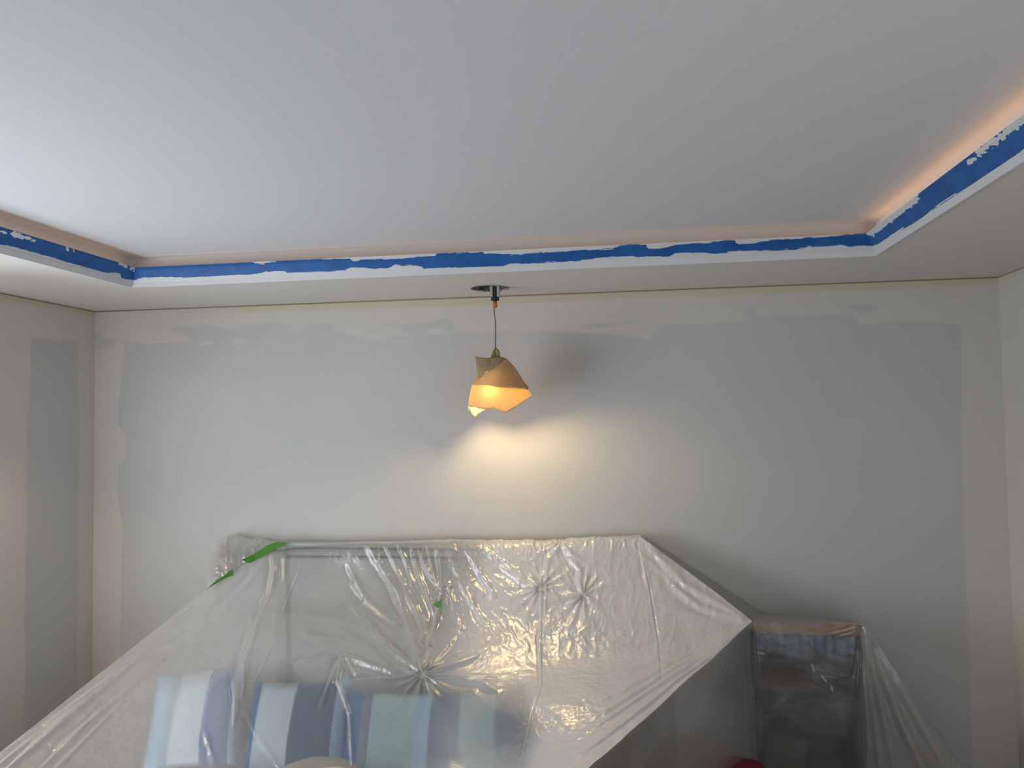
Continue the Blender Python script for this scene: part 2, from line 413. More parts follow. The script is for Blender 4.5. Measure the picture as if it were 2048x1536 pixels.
# soffit around the recess, with a round hole for the can light
HX, HY, HR = -0.598, 3.479, 0.083
bm = bmesh.new()
def loop(pts, z):
    vs = [bm.verts.new((x, y, z)) for x, y in pts]
    return vs, [bm.edges.new((vs[i], vs[(i+1) % len(vs)])) for i in range(len(vs))]
_, e1 = loop([(XL-.05, RY1), (XR+.05, RY1), (XR+.05, YB+.05), (XL-.05, YB+.05)], ZS)
rr = random.Random(4)
hole = [(HX+HR*(1+rr.uniform(-.02, .02))*math.cos(a*2*math.pi/40), HY+HR*(1+rr.uniform(-.02, .02))*math.sin(a*2*math.pi/40)) for a in range(40)]
_, e2 = loop(hole, ZS)
bmesh.ops.triangle_fill(bm, edges=e1+e2, use_beauty=True)
for f in bm.faces:
    if f.normal.z > 0: f.normal_flip()
for (x0, y0, x1, y1) in [(XL-.05, YF-.05, RX0, RY1), (RX1, YF-.05, XR+.05, RY1), (RX0, YF-.05, RX1, RY0)]:
    vs = [bm.verts.new((x, y, ZS)) for x, y in [(x0, y0), (x0, y1), (x1, y1), (x1, y0)]]; bm.faces.new(vs)
# inner faces of the recess
for (xa, ya, xb, yb) in [(RX0, RY1, RX1, RY1), (RX1, RY1, RX1, RY0), (RX1, RY0, RX0, RY0), (RX0, RY0, RX0, RY1)]:
    vs = [bm.verts.new(p) for p in [(xa, ya, ZS), (xb, yb, ZS), (xb, yb, ZC+.01), (xa, ya, ZC+.01)]]; bm.faces.new(vs)
me = bpy.data.meshes.new('trim_1'); bm.to_mesh(me); bm.free()
o = link('ceiling', me, M['soffit']); tag(o, kind='structure')
o = sbox('ceiling', [((XL-.12, YF-.12, ZC), (XR+.12, YB+.12, ZC+.1))], M['ceiling'])

# crown moulding: profile (offset into recess, height above soffit)
PROF = [(0.000, -0.006), (0.006, -0.006), (0.008, 0.004), (0.010, 0.014), (0.013, 0.019), (0.017, 0.024), (0.023, 0.034), (0.031, 0.047), (0.038, 0.057), (0.042, 0.062), (0.045, 0.064), (0.0455, 0.0725), (0.040, 0.0725), (0.036, 0.060), (0.0, 0.030)]
def frame_pt(side, s, off, z):
    """side back: s along x; corners mitred by clipping s to the offset lines"""
    if side == 'back':
        x0, x1 = RX0+off, RX1-off
        return (x0+(x1-x0)*s, RY1-off, ZS+z)
    if side == 'right':
        return (RX1-off, (RY1-off)+((RY0+off)-(RY1-off))*s, ZS+z)
    return (RX0+off, (RY0+off)+((RY1-off)-(RY0+off))*s, ZS+z)
SV = None
for k, side in enumerate(('back', 'right', 'left')):
    n = 12
    P = np.array([[frame_pt(side, s, a, b) for s in np.linspace(0, 1, n)] for a, b in PROF])
    me = grid_mesh('trim_%d' % (k+1), P); me.polygons.foreach_set('use_smooth', [False]*len(me.polygons))
    o = link('trim_%d' % (k+1), me, M['crown']); tag(o, kind='structure')

# blue tape on the moulding, smeared with white paint
face = np.array(PROF[2:12]); seg = np.r_[0, np.cumsum(np.linalg.norm(np.diff(face, axis=0), axis=1))]; seg /= seg[-1]
def tape_strip(side, s0, s1, nlen, top_px, bot_px, label, seed, v_lo=0.16):
    s = np.linspace(s0, s1, nlen); v = np.linspace(v_lo, 1.0, 72)
    P = np.zeros((len(v), nlen, 3))
    for i, vv in enumerate(v):
        a = np.interp(vv, seg, face[:, 0])+0.0012; b = np.interp(vv, seg, face[:, 1])
        if vv > .97: a += 0.0008
        for j, ss in enumerate(s): P[i, j] = frame_pt(side, ss, a, b)
    px, py = proj(P)
    tp = np.array(top_px, float); bp = np.array(bot_px, float)
    yt = np.interp(px, tp[:, 0], tp[:, 1]); yb = np.interp(px, bp[:, 0], bp[:, 1])
    jag = (fbm(px/14.0, py/5.0, 3, seed)-.5)*9+(fbm(px/60.0, py/30.0, 2, seed+5)-.5)*4
    jag2 = (fbm(px/9.0, py/4.0, 3, seed+9)-.5)*7
    Lm = np.linalg.norm(P[0, -1]-P[0, 0]); uu = (s*Lm)[None, :]+0*px; vv_ = v[:, None]+0*px
    K = {'back': 5.0, 'right': 15.0, 'left': 7.0}[side]
    K = K*(0.35+0.65*sstep(1760, 1850, px)) if side == 'right' else K
    streak = (fbm(uu*9, vv_*38, 3, seed+31)-.5)
    low = sstep(-1.4, 1.4, py+jag*.5+streak*K-yb)
    up = sstep(-1.2, 1.2, yt-py+jag2*.45+(fbm(uu*22, vv_*30, 2, seed+41)-.5)*5)
    mask = np.clip(np.maximum(low, up), 0, 1)*(0.90+0.25*(fbm(uu*7, vv_*30, 3, seed+51)-.4))
    return P, px, py, mask
def add_tape(side, s0, s1, nlen, top_px, bot_px, label, seed, patches=()):
    P, px, py, mask = tape_strip(side, s0, s1, nlen, top_px, bot_px, label, seed)
    for (x0, y0, x1, y1, wd) in patches:
        t = np.clip(((px-x0)*(x1-x0)+(py-y0)*(y1-y0))/((x1-x0)**2+(y1-y0)**2+1e-6), 0, 1)
        d = np.hypot(px-(x0+t*(x1-x0)), py-(y0+t*(y1-y0)))
        mask = np.maximum(mask, sstep(wd+1.5, wd-1.5, d+(fbm(px/7, py/4, 3, seed+20)-.5)*wd*2.4))
    loc = P.mean(axis=(0, 1)); loc[2] = P[..., 2].min()
    me = grid_mesh('masking_tape', P, loc)
    a = me.attributes.new('paint', 'FLOAT', 'POINT'); a.data.foreach_set('value', mask.astype(np.float32).ravel())
    o = link('masking_tape', me, M['tape'], None, loc)
    tag(o, label, 'tape', 'blue tape on the crown moulding')
back_top = [(260,530),(420,527),(500,524),(525,528),(545,523),(570,519),(700,518),(706,522),(718,521),(720,519),(780,518),(870,512),(874,506),(965,504),(972,508),(1010,509),(1120,503),(1228,497),(1240,490),(1292,488),(1295,497),(1320,498),(1345,491),(1400,486),(1470,481),(1472,488),(1510,486),(1560,479),(1640,474),(1700,470),(1740,462)]
back_bot = [(260,562),(290,556),(400,553),(515,548),(530,543),(565,543),(575,545),(690,540),(700,534),(725,534),(760,538),(776,536),(790,530),(830,530),(850,536),(1005,532),(1020,527),(1080,525),(1100,524),(1160,523),(1165,519),(1205,515),(1340,512),(1350,507),(1400,505),(1430,508),(1480,502),(1590,499),(1620,493),(1680,490),(1700,494),(1745,492)]
add_tape('back', 0, 1, 1500, back_top, back_bot, 'long strip of blue masking tape along the back crown moulding', 2)
right_top = [(1730,470),(1745,470),(1760,458),(1800,432),(1832,402),(1840,380),(1930,308),(1960,288),(2000,262),(2048,236),(2200,150)]
right_bot = [(1730,496),(1745,492),(1765,482),(1800,458),(1830,448),(1875,412),(1900,396),(1950,366),(2000,334),(2048,300),(2200,200)]
add_tape('right', 0, 0.42, 900, right_top, right_bot, 'blue masking tape up the right crown moulding, streaked with white paint', 4,
         patches=[(1745,466,1835,398,5), (1937,324,1950,318,4), (1955,306,2048,240,7)])
left_top = [(-300,370),(0,452),(30,461),(60,468),(240,520),(250,527),(275,532)]
left_bot = [(-300,415),(0,488),(100,512),(150,530),(205,544),(240,548),(243,556),(275,562)]
add_tape('left', 0.55, 1, 900, left_top, left_bot, 'blue masking tape on the left crown moulding, dabbed with pale paint', 6,
         patches=[(28,467,44,474,5), (52,474,70,481,3), (134,494,136,501,2), (147,499,148,504,1), (240,527,250,531,4), (262,533,270,537,4), (0,462,12,466,2)])

# ------------------------------------------------------------------ hanging lamp (recessed can, pulled-down socket, paper wrapped bulb)
LY = 3.425
def L(px, py, dy=0.0): return at(px, py, LY+dy)
def make_lamp(base, shift=(0, 0, 0), label='bulb hanging from the ceiling can on a thin cord, wrapped in brown paper'):
    """base = world point the parts are built around (the bulb)"""
    sh = np.array(shift)
    root = empty('hanging_lamp', tuple(np.array(base)+sh))
    tag(root, label, 'lamp')
    b = tuple(base)
    # recessed can
    prof = [(HR*0.99, ZS+0.001), (HR*0.95, ZS+0.02), (HR*0.94, ZS+0.11), (HR*0.5, ZS+0.112), (0.0005, ZS+0.112)]
    revolve('can_housing', prof, M['can'], (HX, HY), root, b, 40)
    # torn plasterboard rim of the hole
    n = 60; P = []
    r_ = random.Random(8); rad = [r_.uniform(-.0035, .005) for _ in range(n)]
    for k, (r0, z) in enumerate([(HR-0.004, ZS+0.004), (HR-0.002, ZS-0.0012), (HR+0.004, ZS-0.0010)]):
        P.append([[HX+(r0+(rad[j] if k != 1 else rad[j]*.5))*math.cos(2*math.pi*j/n), HY+(r0+(rad[j] if k != 1 else rad[j]*.5))*math.sin(2*math.pi*j/n), z] for j in range(n)])
    link('torn_rim', grid_mesh('torn_rim', np.array(P), b, True), M['torn'], root)
    # bracket and socket block hanging out of the hole
    c0 = L(990, 575); c1 = L(990, 595)
    w_ = 0.0205; d_ = 0.016
    def bx(name, x0, x1, y0, y1, z0, z1, mat, bev=.001):
        return boxes(name, [((x0, y0, z0), (x1, y1, z1))], mat, root, b, bev)
    zt, zb = ZS+0.03, c1[2]+0.001
    bx('bracket', c0[0]-w_, c0[0]-w_*.42, c0[1]-d_, c0[1]+d_, zb, zt, M['bracket'])
    bx('bracket', c0[0]+w_*.50, c0[0]+w_, c0[1]-d_, c0[1]+d_, zb, zt, M['bracket'])
    bx('junction_block', c0[0]-w_*.42, c0[0]+w_*.50, c0[1]-d_*1.1, c0[1]+d_, zb, ZS-0.004, M['black'], .002)
    cx, cy = L(990, 598)[0], LY
    revolve('rubber_collar', [(0.004, c1[2]+0.002), (0.019, c1[2]+0.001), (0.0195, c1[2]-0.003), (0.0165, c1[2]-0.006), (0.0195, c1[2]-0.010), (0.018, c1[2]-0.014), (0.004, c1[2]-0.015)], M['black'], (cx, cy), root, b)
    z0 = L(990, 602)[2]; z1 = L(990, 615)[2]
    revolve('wire_connector', [(0.002, z0), (0.0085, z0), (0.0098, (z0+z1)/2), (0.0098, z1+.002), (0.0085, z1), (0.002, z1)], M['orange'], (cx, cy), root, b, 12)
    # cord: one black and one white wire
    base_pts = [(989, 612), (989, 625), (991, 640), (991.5, 660), (991.5, 680), (991, 700), (990, 716)]
    pts = crom([L(x, y) for x, y in base_pts], 6)
    tube('black_wire', pts+np.array([-0.0014, -.001, 0]), 0.0017, M['black'], root, b)
    tube('white_wire', pts+np.array([0.0016, 0.001, 0]) + np.stack([0.0012*np.sin(np.linspace(0, 3.1, len(pts))), 0*pts[:, 0], 0*pts[:, 0]], -1), 0.0014, M['white_wire'], root, b)
    # olive tape knot where the paper is gathered (two ears)
    for sx, ear in ((-1, [(991, 694), (986, 701), (982, 711), (983, 717), (990, 717), (991, 706)]), (1, [(992, 695), (997, 699), (1000, 706), (1000, 716), (992, 718), (991, 706)])):
        poly = [L(x, y, -0.012) for x, y in ear]; c = np.mean(poly, axis=0)
        vs = []; fs = []
        ring = poly; nR = len(ring)
        for dy, sc in ((-0.006, .55), (0.0, 1.0), (0.007, .6)):
            for p in ring: vs.append(c+(np.array(p)-c)*[sc, 1, sc]+[0, dy, 0])
        fs += [(i, (i+1) % nR, nR+(i+1) % nR, nR+i) for i in range(nR)] + [(nR+i, nR+(i+1) % nR, 2*nR+(i+1) % nR, 2*nR+i) for i in range(nR)]
        fs += [tuple(range(nR-1, -1, -1)), tuple(range(2*nR, 3*nR))]
        link('tape_knot', mesh_from('tape_knot', vs, fs, b), M['olive'], root)
    # socket and bulb inside
    s0 = L(992, 734); s1 = L(994, 752); bc = L(992, 781)
    revolve('socket', [(0.003, s0[2]), (0.016, s0[2]-.002), (0.019, s0[2]-.02), (0.019, s1[2]), (0.003, s1[2])], M['black'], (bc[0]-.002, LY-.046), root, b)
    rb = 0.037; zc = bc[2]; pr = [(0.013, s1[2])]
    for a in np.linspace(0.45, math.pi-0.01, 14): pr.append((max(.0005, rb*math.sin(a)), zc+rb*math.cos(a)))
    revolve('bulb', pr, M['bulb'], (bc[0]-.002, LY-.046), root, b)
    # paper wrap: front half + back half of one closed loop of columns
    top_f = [(985, 716), (992, 717), (1000, 716), (1006, 716), (1012, 717)]
    def col(T, A, B, Hm, depth, sgn, u):
        # four control points from the gather at the top to the hem
        dd = [0.016, depth*.62, depth*.95, depth*.92]
        fx = [math.sin(math.pi*min(max(u, 0), 1))**0.6]*4
        return [L(T[0], T[1], -sgn*dd[0]*fx[0]), L(A[0], A[1], -sgn*dd[1]*fx[1]), L(B[0], B[1], -sgn*dd[2]*fx[2]), L(Hm[0], Hm[1], -sgn*dd[3]*fx[3])]
    def sample(pl, u):
        pl = np.array(pl, float); s_ = np.r_[0, np.cumsum(np.hypot(*np.diff(pl, axis=0).T))]; s_ /= s_[-1]
        return (np.interp(u, s_, pl[:, 0]), np.interp(u, s_, pl[:, 1]))
    hem_f = [(936, 809), (938, 812), (940, 815), (944, 814), (949, 813), (953, 815), (957, 818), (961, 817), (966, 819), (972, 818), (979, 819), (986, 817), (990, 817.5), (994, 820), (998, 820), (1003, 824), (1008, 824), (1011, 826.5), (1020, 821), (1030, 815), (1048, 803), (1065, 791)]
    hem_b = [(936, 809), (940, 818), (944, 829), (951, 836), (956, 829), (965, 822), (978, 814), (1008, 820), (1032, 808), (1065, 791)]
    ring = []
    nh = 60
    for half, hem, sg in ((0, hem_f, 1), (1, hem_b, -1)):
        for k in range(nh):
            u = k/nh if half == 0 else 1-k/nh
            T = (985+27*u, 716); A = (957+(1041-957)*u, 750+7*u if sg > 0 else 752); B = (944+(1056-944)*u, 771+7*u)
            H_ = sample(hem, u)
            ring.append(col(T, A, B, H_, 0.092, sg, u))
    ring = np.array(ring)                      # (columns, 4, 3)
    P = crom(ring.transpose(1, 0, 2), 10)      # (rows, columns, 3)
    cen = L(1000, 765)
    P = np.concatenate([np.repeat(P[0].mean(axis=0)[None, None]+[0, 0, .002], P.shape[1], 1), P])
    jit = (fbm(np.arange(P.shape[1])[None]/7.0+0*P[..., 0], np.arange(P.shape[0])[:, None]/6.0+0*P[..., 0], 2, 3)-.5)
    d = P-cen; d[..., 2] = 0; d /= (np.linalg.norm(d, axis=-1, keepdims=True)+1e-6)
    P = P+d*jit[..., None]*0.006
    o = link('paper_wrap', grid_mesh('paper_wrap', P, b, True), M['paper'], root)
    sm = o.modifiers.new('thick', 'SOLIDIFY'); sm.thickness = 0.0006
    # second, inner layer of paper in the upper half (sharp lower edge seen by transmitted light)
    ring2 = []
    for half, sg in ((0, 1), (1, -1)):
        for k in range(nh):
            u = k/nh if half == 0 else 1-k/nh
            T = (986+25*u, 718); A = (960+(1040-960)*u, 750+7*u); Hm = (947+(1058-947)*u, 768+ (14*u if sg > 0 else 8*u)+2*math.sin(u*5))
            B = ((A[0]+Hm[0])/2, (A[1]+Hm[1])/2)
            ring2.append(col(T, A, B, Hm, 0.079, sg, u))
    P2 = crom(np.array(ring2).transpose(1, 0, 2), 6)
    link('paper_lining', grid_mesh('paper_lining', P2, b, True), M['paper_dark'], root)
    # folded ear at the upper left, in front of the wrap's crease
    rows = []
    ear_t = [(949.8, 713), (960, 714.5), (972, 716), (982, 715), (1000, 713.5), (1012, 717)]
    ear_m = [(952, 722), (961, 727), (972, 731), (981, 731), (990, 729), (1000, 725)]
    ear_m2 = [(953, 732), (959, 738), (966, 741), (972, 742), (978, 740), (984, 737)]
    ear_b = [(957, 755), (958.5, 757), (959, 757.5), (960, 757.5), (961, 757), (962, 755)]
    for rw, dp in ((ear_t, [-.02, -.035, -.045, -.04, -.035, -.02]), (ear_m, [-.035, -.055, -.066, -.064, -.062, -.055]), (ear_m2, [-.05, -.066, -.072, -.073, -.072, -.07]), (ear_b, [-.056]*6)):
        rows.append([L(x, y, d_) for (x, y), d_ in zip(rw, dp)])
    P3 = crom(crom(np.array(rows), 6).transpose(1, 0, 2), 5)
    o = link('paper_ear', grid_mesh('paper_ear', P3, b), M['paper_dark'], root)
    sm = o.modifiers.new('thick', 'SOLIDIFY'); sm.thickness = 0.0006; sm.offset = 0
    # crease panel: front fold running from the top right down to the left, standing just proud of the wrap
    rows = []
    f_t = [(1012, 717), (1014, 718), (1017, 721), (1022, 726)]
    f_m = [(985, 737), (996, 738), (1010, 739), (1033, 739)]
    f_m2 = [(958, 757), (978, 757), (1005, 757), (1043, 756)]
    f_b = [(944, 769.5), (970, 770), (1005, 775), (1053, 776)]
    for rw, dp in ((f_t, [-.024, -.028, -.026, -.014]), (f_m, [-.076, -.090, -.088, -.02]), (f_m2, [-.070, -.102, -.102, -.022]), (f_b, [-.028, -.102, -.108, -.022])):
        rows.append([L(x, y, d_) for (x, y), d_ in zip(rw, dp)])
    P4 = crom(crom(np.array(rows), 8).transpose(1, 0, 2), 10)
    o = link('paper_fold', grid_mesh('paper_fold', P4, b), M['paper'], root)
    sm = o.modifiers.new('thick', 'SOLIDIFY'); sm.thickness = 0.0006; sm.offset = 0
    # loose white scrap at the left tip
    link('paper_scrap', mesh_from('paper_scrap', [L(935.5, 808, -.01), L(939, 813, -.012), L(937.5, 822, -.012), L(936, 821, -.01)], [(0, 1, 2, 3)], b), M['white_wire'], root)
    if shift != (0, 0, 0): pass
    return root
BULB = L(992, 793)
lamp = make_lamp(BULB)
# the second lamp hangs from the left part of the soffit, beside the left wall
lamp_copy = lamp.copy(); C.objects.link(lamp_copy)
lamp_copy.location = (-2.50, 2.58, lamp.location.z)
lamp_copy['label'] = 'second paper wrapped bulb hanging beside the left wall, glowing onto it'
for ch in list(lamp.children):
    c_ = ch.copy(); C.objects.link(c_); c_.parent = lamp_copy

# ------------------------------------------------------------------ furniture under the film
M['headboard'] = basic('grey_green_headboard', (0.42, 0.47, 0.46), 0.45, bump=(30, .2, .001), var=0.08, vscale=4)
M['headboard_dark'] = basic('headboard_groove', (0.05, 0.065, 0.065), 0.5)
M['linen'] = basic('pale_linen', (0.52, 0.54, 0.58), 0.9, bump=(20, .5, .01), var=0.06, vscale=5)
M['oak'] = basic('oak', (0.46, 0.27, 0.12), 0.5, var=0.2, vscale=10, stretch=(1, 8, 12))
M['dark'] = basic('dark_cabinet', (0.035, 0.038, 0.04), 0.6)
M['grey_box'] = basic('grey_fabric_box', (0.11, 0.115, 0.10), 0.9)
M['red'] = basic('crimson_cloth', (0.17, 0.018, 0.035), 0.8)
M['navy'] = basic('navy_cloth', (0.03, 0.045, 0.09), 0.8)
M['brown'] = basic('brown_card', (0.22, 0.13, 0.07), 0.8)
M['beige'] = basic('beige_cushion', (0.62, 0.55, 0.44), 0.9, bump=(25, .4, .004))
M['mauve'] = basic('mauve_cushion', (0.22, 0.20, 0.25), 0.9, bump=(25, .4, .004))
def stripes(name, cols, axis_scale, off=0.0):
    m, nt, nd, lk = new_mat(name)
    p = N(nt, 'ShaderNodeBsdfPrincipled'); o = N(nt, 'ShaderNodeOutputMaterial'); lk.new(p.outputs[0], o.inputs[0])
    p.inputs['Roughness'].default_value = .85
    uv = N(nt, 'ShaderNodeAttribute'); uv.attribute_name = 'across'
    cr = N(nt, 'ShaderNodeValToRGB'); cr.color_ramp.interpolation = 'CONSTANT'
    el = cr.color_ramp.elements
    while len(el) < len(cols): el.new(0.5)
    for i, (pos, c) in enumerate(cols):
        el[i].position = pos; 
    for i, (pos, c) in enumerate(cols): el[i].color = (*c, 1)
    lk.new(uv.outputs['Fac'], cr.inputs[0]); lk.new(cr.outputs[0], p.inputs['Base Color'])
    b, _ = noise_bump(nt, 30, .4, .004); lk.new(b.outputs[0], p.inputs['Normal'])
    return m
PB = (0.38, 0.68, 0.92); WH = (0.66, 0.82, 0.92); MB = (0.03, 0.15, 0.40); SG = (0.40, 0.63, 0.64); SL = (0.03, 0.11, 0.23)
M['stripe_a'] = stripes('striped_cotton_left', [(0, PB), (.22, (0.34, .50, .66)), (.34, WH), (.66, MB), (.93, WH)], 1)
M['stripe_b'] = stripes('striped_cotton_middle', [(0, MB), (.12, WH), (.50, SL), (.90, PB)], 1)
M['stripe_c'] = stripes('striped_cotton_right', [(0, MB), (.10, (0.16, 0.24, 0.34)), (.16, SG), (.40, PB), (.47, SL), (.62, SG), (.80, SL)], 1)

hb_x0, hb_x1 = at(552, 1095, 3.60)[0], at(1277, 1080, 3.60)[0]
HZ = at(900, 1089, 3.60)[2]
hb = empty('headboard', ((hb_x0+hb_x1)/2, 3.64, 0)); tag(hb, 'grey-green panelled bed headboard against the wall under the plastic', 'headboard')
hl = tuple(hb.location)
boxes('panel', [((hb_x0+.02, 3.625, 0.3), (hb_x1-.02, 3.66, HZ-0.02))], M['headboard'], hb, hl, .003)
boxes('top_cap', [((hb_x0, 3.600, HZ-0.018), (hb_x1, 3.672, HZ))], M['headboard'], hb, hl, .004)
boxes('groove', [((hb_x0+.01, 3.612, HZ-0.032), (hb_x1-.01, 3.66, HZ-0.018))], M['headboard_dark'], hb, hl, .001)
boxes('top_moulding', [((hb_x0+.01, 3.604, HZ-0.060), (hb_x1-.01, 3.66, HZ-0.032))], M['headboard'], hb, hl, .008)
boxes('groove', [((hb_x0+.01, 3.614, HZ-0.070), (hb_x1-.01, 3.66, HZ-0.060))], M['headboard_dark'], hb, hl, .001)
for xx in (hb_x0, hb_x1-.05):
    boxes('post', [((xx, 3.602, 0.0), (xx+.05, 3.67, HZ-0.018))], M['headboard'], hb, hl, .003)

BZ = CAM_Z-1.53
bed = empty('bed', (-0.85, 2.6, 0)); tag(bed, 'double bed with pale bedding, hidden beneath the plastic sheet', 'bed')
bl = tuple(bed.location)
def soft_box(name, lo, hi, mat, parent, ploc, r=.06, wav=.012):
    nx, ny = 60, 60
    u = np.linspace(-1, 1, nx); v = np.linspace(-1, 1, ny); U, V = np.meshgrid(u, v)
    X = (lo[0]+hi[0])/2+U*(hi[0]-lo[0])/2; Y = (lo[1]+hi[1])/2+V*(hi[1]-lo[1])/2
    e = np.maximum(np.abs(U), np.abs(V))**14
    Z = hi[2]-e*r+(fbm(X*4, Y*4, 3, 4)-.5)*wav*2
    top = np.stack([X, Y, Z], -1)
    o = link(name, grid_mesh(name, top, ploc), mat, parent)
    return o
boxes('bed_frame', [((-1.66, 1.62, 0.05), (0.02, 3.58, 0.12))], M['oak'], bed, bl, .005)
for lx in (-1.64, -0.04):
    for ly in (1.64, 3.50): boxes('leg', [((lx, ly, 0), (lx+.05, ly+.05, .05))], M['oak'], bed, bl, .003)
boxes('mattress', [((-1.65, 1.63, 0.12), (0.01, 3.585, BZ-0.035))], M['linen'], bed, bl, .04)
soft_box('duvet', (-1.66, 1.62, 0), (0.02, 3.30, BZ-0.012), M['linen'], bed, bl)

def pillow(name, c, w_, h_, t_, tilt, yaw, mat, label, group='pillows under the plastic', twist=0, round_=False):
    """w across, h up the slope, t thickness; c centre"""
    n1, n2 = 72, 48
    u = np.linspace(-1, 1, n1); v = np.linspace(-1, 1, n2); U, V = np.meshgrid(u, v)
    if round_:
        X0 = U*np.sqrt(1-V*V/2)*w_/2; Y0 = V*np.sqrt(1-U*U/2)*h_/2
    else:
        X0 = U*w_/2*(1-0.07*(1-np.abs(V)**2)*(U*U)); Y0 = V*h_/2*(1-0.10*(1-np.abs(U)**2)*(V*V))
    prof = ((1-U**2)*(1-V**2))
    T = t_/2*np.clip(prof, 0, 1)**0.38
    T = T*(1+0.10*(fbm(U*2+5, V*2+3, 2, int(abs(c[0])*50))-.5))
    top = np.stack([X0, Y0, T], -1); bot = np.stack([X0, Y0, -T], -1)
    R_ = Matrix.Rotation(yaw, 3, 'Z') @ Matrix.Rotation(tilt, 3, 'X') @ Matrix.Rotation(twist, 3, 'Z')
    R_ = np.array(R_)
    A = top@R_.T; B = bot@R_.T
    V_ = np.concatenate([A.reshape(-1, 3), B[:, ::-1].reshape(-1, 3)])
    me1 = grid_mesh(name, A); 
    bm = bmesh.new(); bm.from_mesh(me1); me2 = grid_mesh('t', B[:, ::-1]); bm.from_mesh(me2)
    ac = bm.verts.layers.float.new('across')
    flat = np.concatenate([((U+1)/2).reshape(-1), ((U[:, ::-1]+1)/2).reshape(-1)])
    bm.verts.ensure_lookup_table()
    for i, vv in enumerate(bm.verts): vv[ac] = float(flat[i])
    bmesh.ops.remove_doubles(bm, verts=bm.verts, dist=1e-5)
    bmesh.ops.recalc_face_normals(bm, faces=bm.faces)
    for f in bm.faces: f.smooth = True
    me = bpy.data.meshes.new(name); bm.to_mesh(me); bm.free(); bpy.data.meshes.remove(me1); bpy.data.meshes.remove(me2)
    o = link(name, me, mat, None, tuple(c)); tag(o, label, 'pillow', group); return o
def mid(px, py, Y): return at(px, py, Y)
pillow('pillow', mid(872, 1506, 3.13), 0.82, 0.50, 0.17, math.radians(60), 0.02, M['stripe_c'], 'blue and sage striped pillow under the middle of the sheet, right of the others', twist=math.radians(2))
pillow('pillow', mid(592, 1482, 3.16), 0.46, 0.52, 0.17, math.radians(60), -0.08, M['stripe_b'], 'striped pillow between the two others, with a wide white stripe', twist=math.radians(7))
pillow('pillow', mid(392, 1452, 3.30), 0.46, 0.52, 0.17, math.radians(58), -0.1, M['stripe_a'], 'pale blue striped pillow seen blurred at the left of the bed', twist=math.radians(12))
pillow('cushion', atz(634, 1588, BZ+0.16), 0.40, 0.30, 0.17, math.radians(20), 0, M['beige'], 'beige rounded cushion at the bottom edge of the photo', 'small cushions', round_=True)
pillow('cushion', atz(372, 1585, BZ+0.12), 0.30, 0.26, 0.14, math.radians(20), 0.2, M['mauve'], 'dark mauve cushion blurred at the lower left', 'small cushions')

# bedside shelf unit with oak rail
SY = 3.38
sA = at(1509, 1247, SY); sB = at(1724, 1251, SY)
SZ = (sA[2]+sB[2])/2+.002; sx0, sx1 = sA[0], sB[0]
sh = empty('shelf_unit', ((sx0+sx1)/2, SY+.1, 0)); tag(sh, 'low dark shelf unit with an oak top rail, right of the bed', 'shelf')
sl = tuple(sh.location)
# the unit stands at a slight angle, so the rail drops a little to the right
def rot_box(name, lo, hi, mat, bev=.002): return boxes(name, [(lo, hi)], mat, sh, sl, bev)
rot_box('top_rail', (sx0, SY, SZ-0.044), (sx1, SY+.022, SZ), M['oak'], .003)
rot_box('back_rail', (sx0, SY+.235, SZ-0.16), (sx1, SY+.25, SZ-.10), M['dark'])
for xx in (sx0, sx1-.02):
    for yy, dz in ((SY+.002, .044), (SY+.215, .10)): rot_box('post', (xx, yy, 0), (xx+.02, yy+.02, SZ-dz), M['dark'])
rot_box('back_panel', (sx0+.01, SY+.235, .05), (sx1-.01, SY+.245, SZ-.10), M['dark'])
rot_box('side_panel', (sx0+.002, SY+.02, .05), (sx0+.012, SY+.235, SZ-.10), M['dark'])
rot_box('side_panel', (sx1-.012, SY+.02, .05), (sx1-.002, SY+.235, SZ-.10), M['dark'])
z_sh = at(1600, 1392, SY)[2]
rot_box('shelf', (sx0+.01, SY+.004, z_sh-.012), (sx1-.01, SY+.235, z_sh), M['dark'])
z_s2 = 0.10
rot_box('shelf', (sx0+.01, SY+.004, z_s2-.02), (sx1-.01, SY+.235, z_s2), M['dark'])
# pleated striped valance under the rail
n = 240; x_ = np.linspace(sx0+.004, sx1-.004, n); rows = []
for k, f in enumerate(np.linspace(0, 1, 8)):
    rows.append(np.stack([x_, SY+.012+0.006*np.sin(x_*150)*(0.4+f)+.004*np.sin(x_*61+1), np.full(n, SZ-.044)-f*(0.085+0.008*np.sin(x_*40))], -1))
me = grid_mesh('valance', np.array(rows), sl); a = me.attributes.new('across', 'FLOAT', 'POINT')
a.data.foreach_set('value', np.tile(np.linspace(0, 1, n), 8).astype(np.float32))
vc = []
vr = random.Random(3); pos = 0.0; k = 0
vcols = [(0.09, .12, .16), (0.10, .20, .42), (0.12, .16, .20), (0.20, .28, .34)]
while pos < .98 and k < 30:
    vc.append((pos, vcols[k % 4])); pos += vr.uniform(.022, .05); k += 1
M['valance'] = stripes('striped_valance', vc[:30], 1)
link('valance', me, M['valance'], sh)
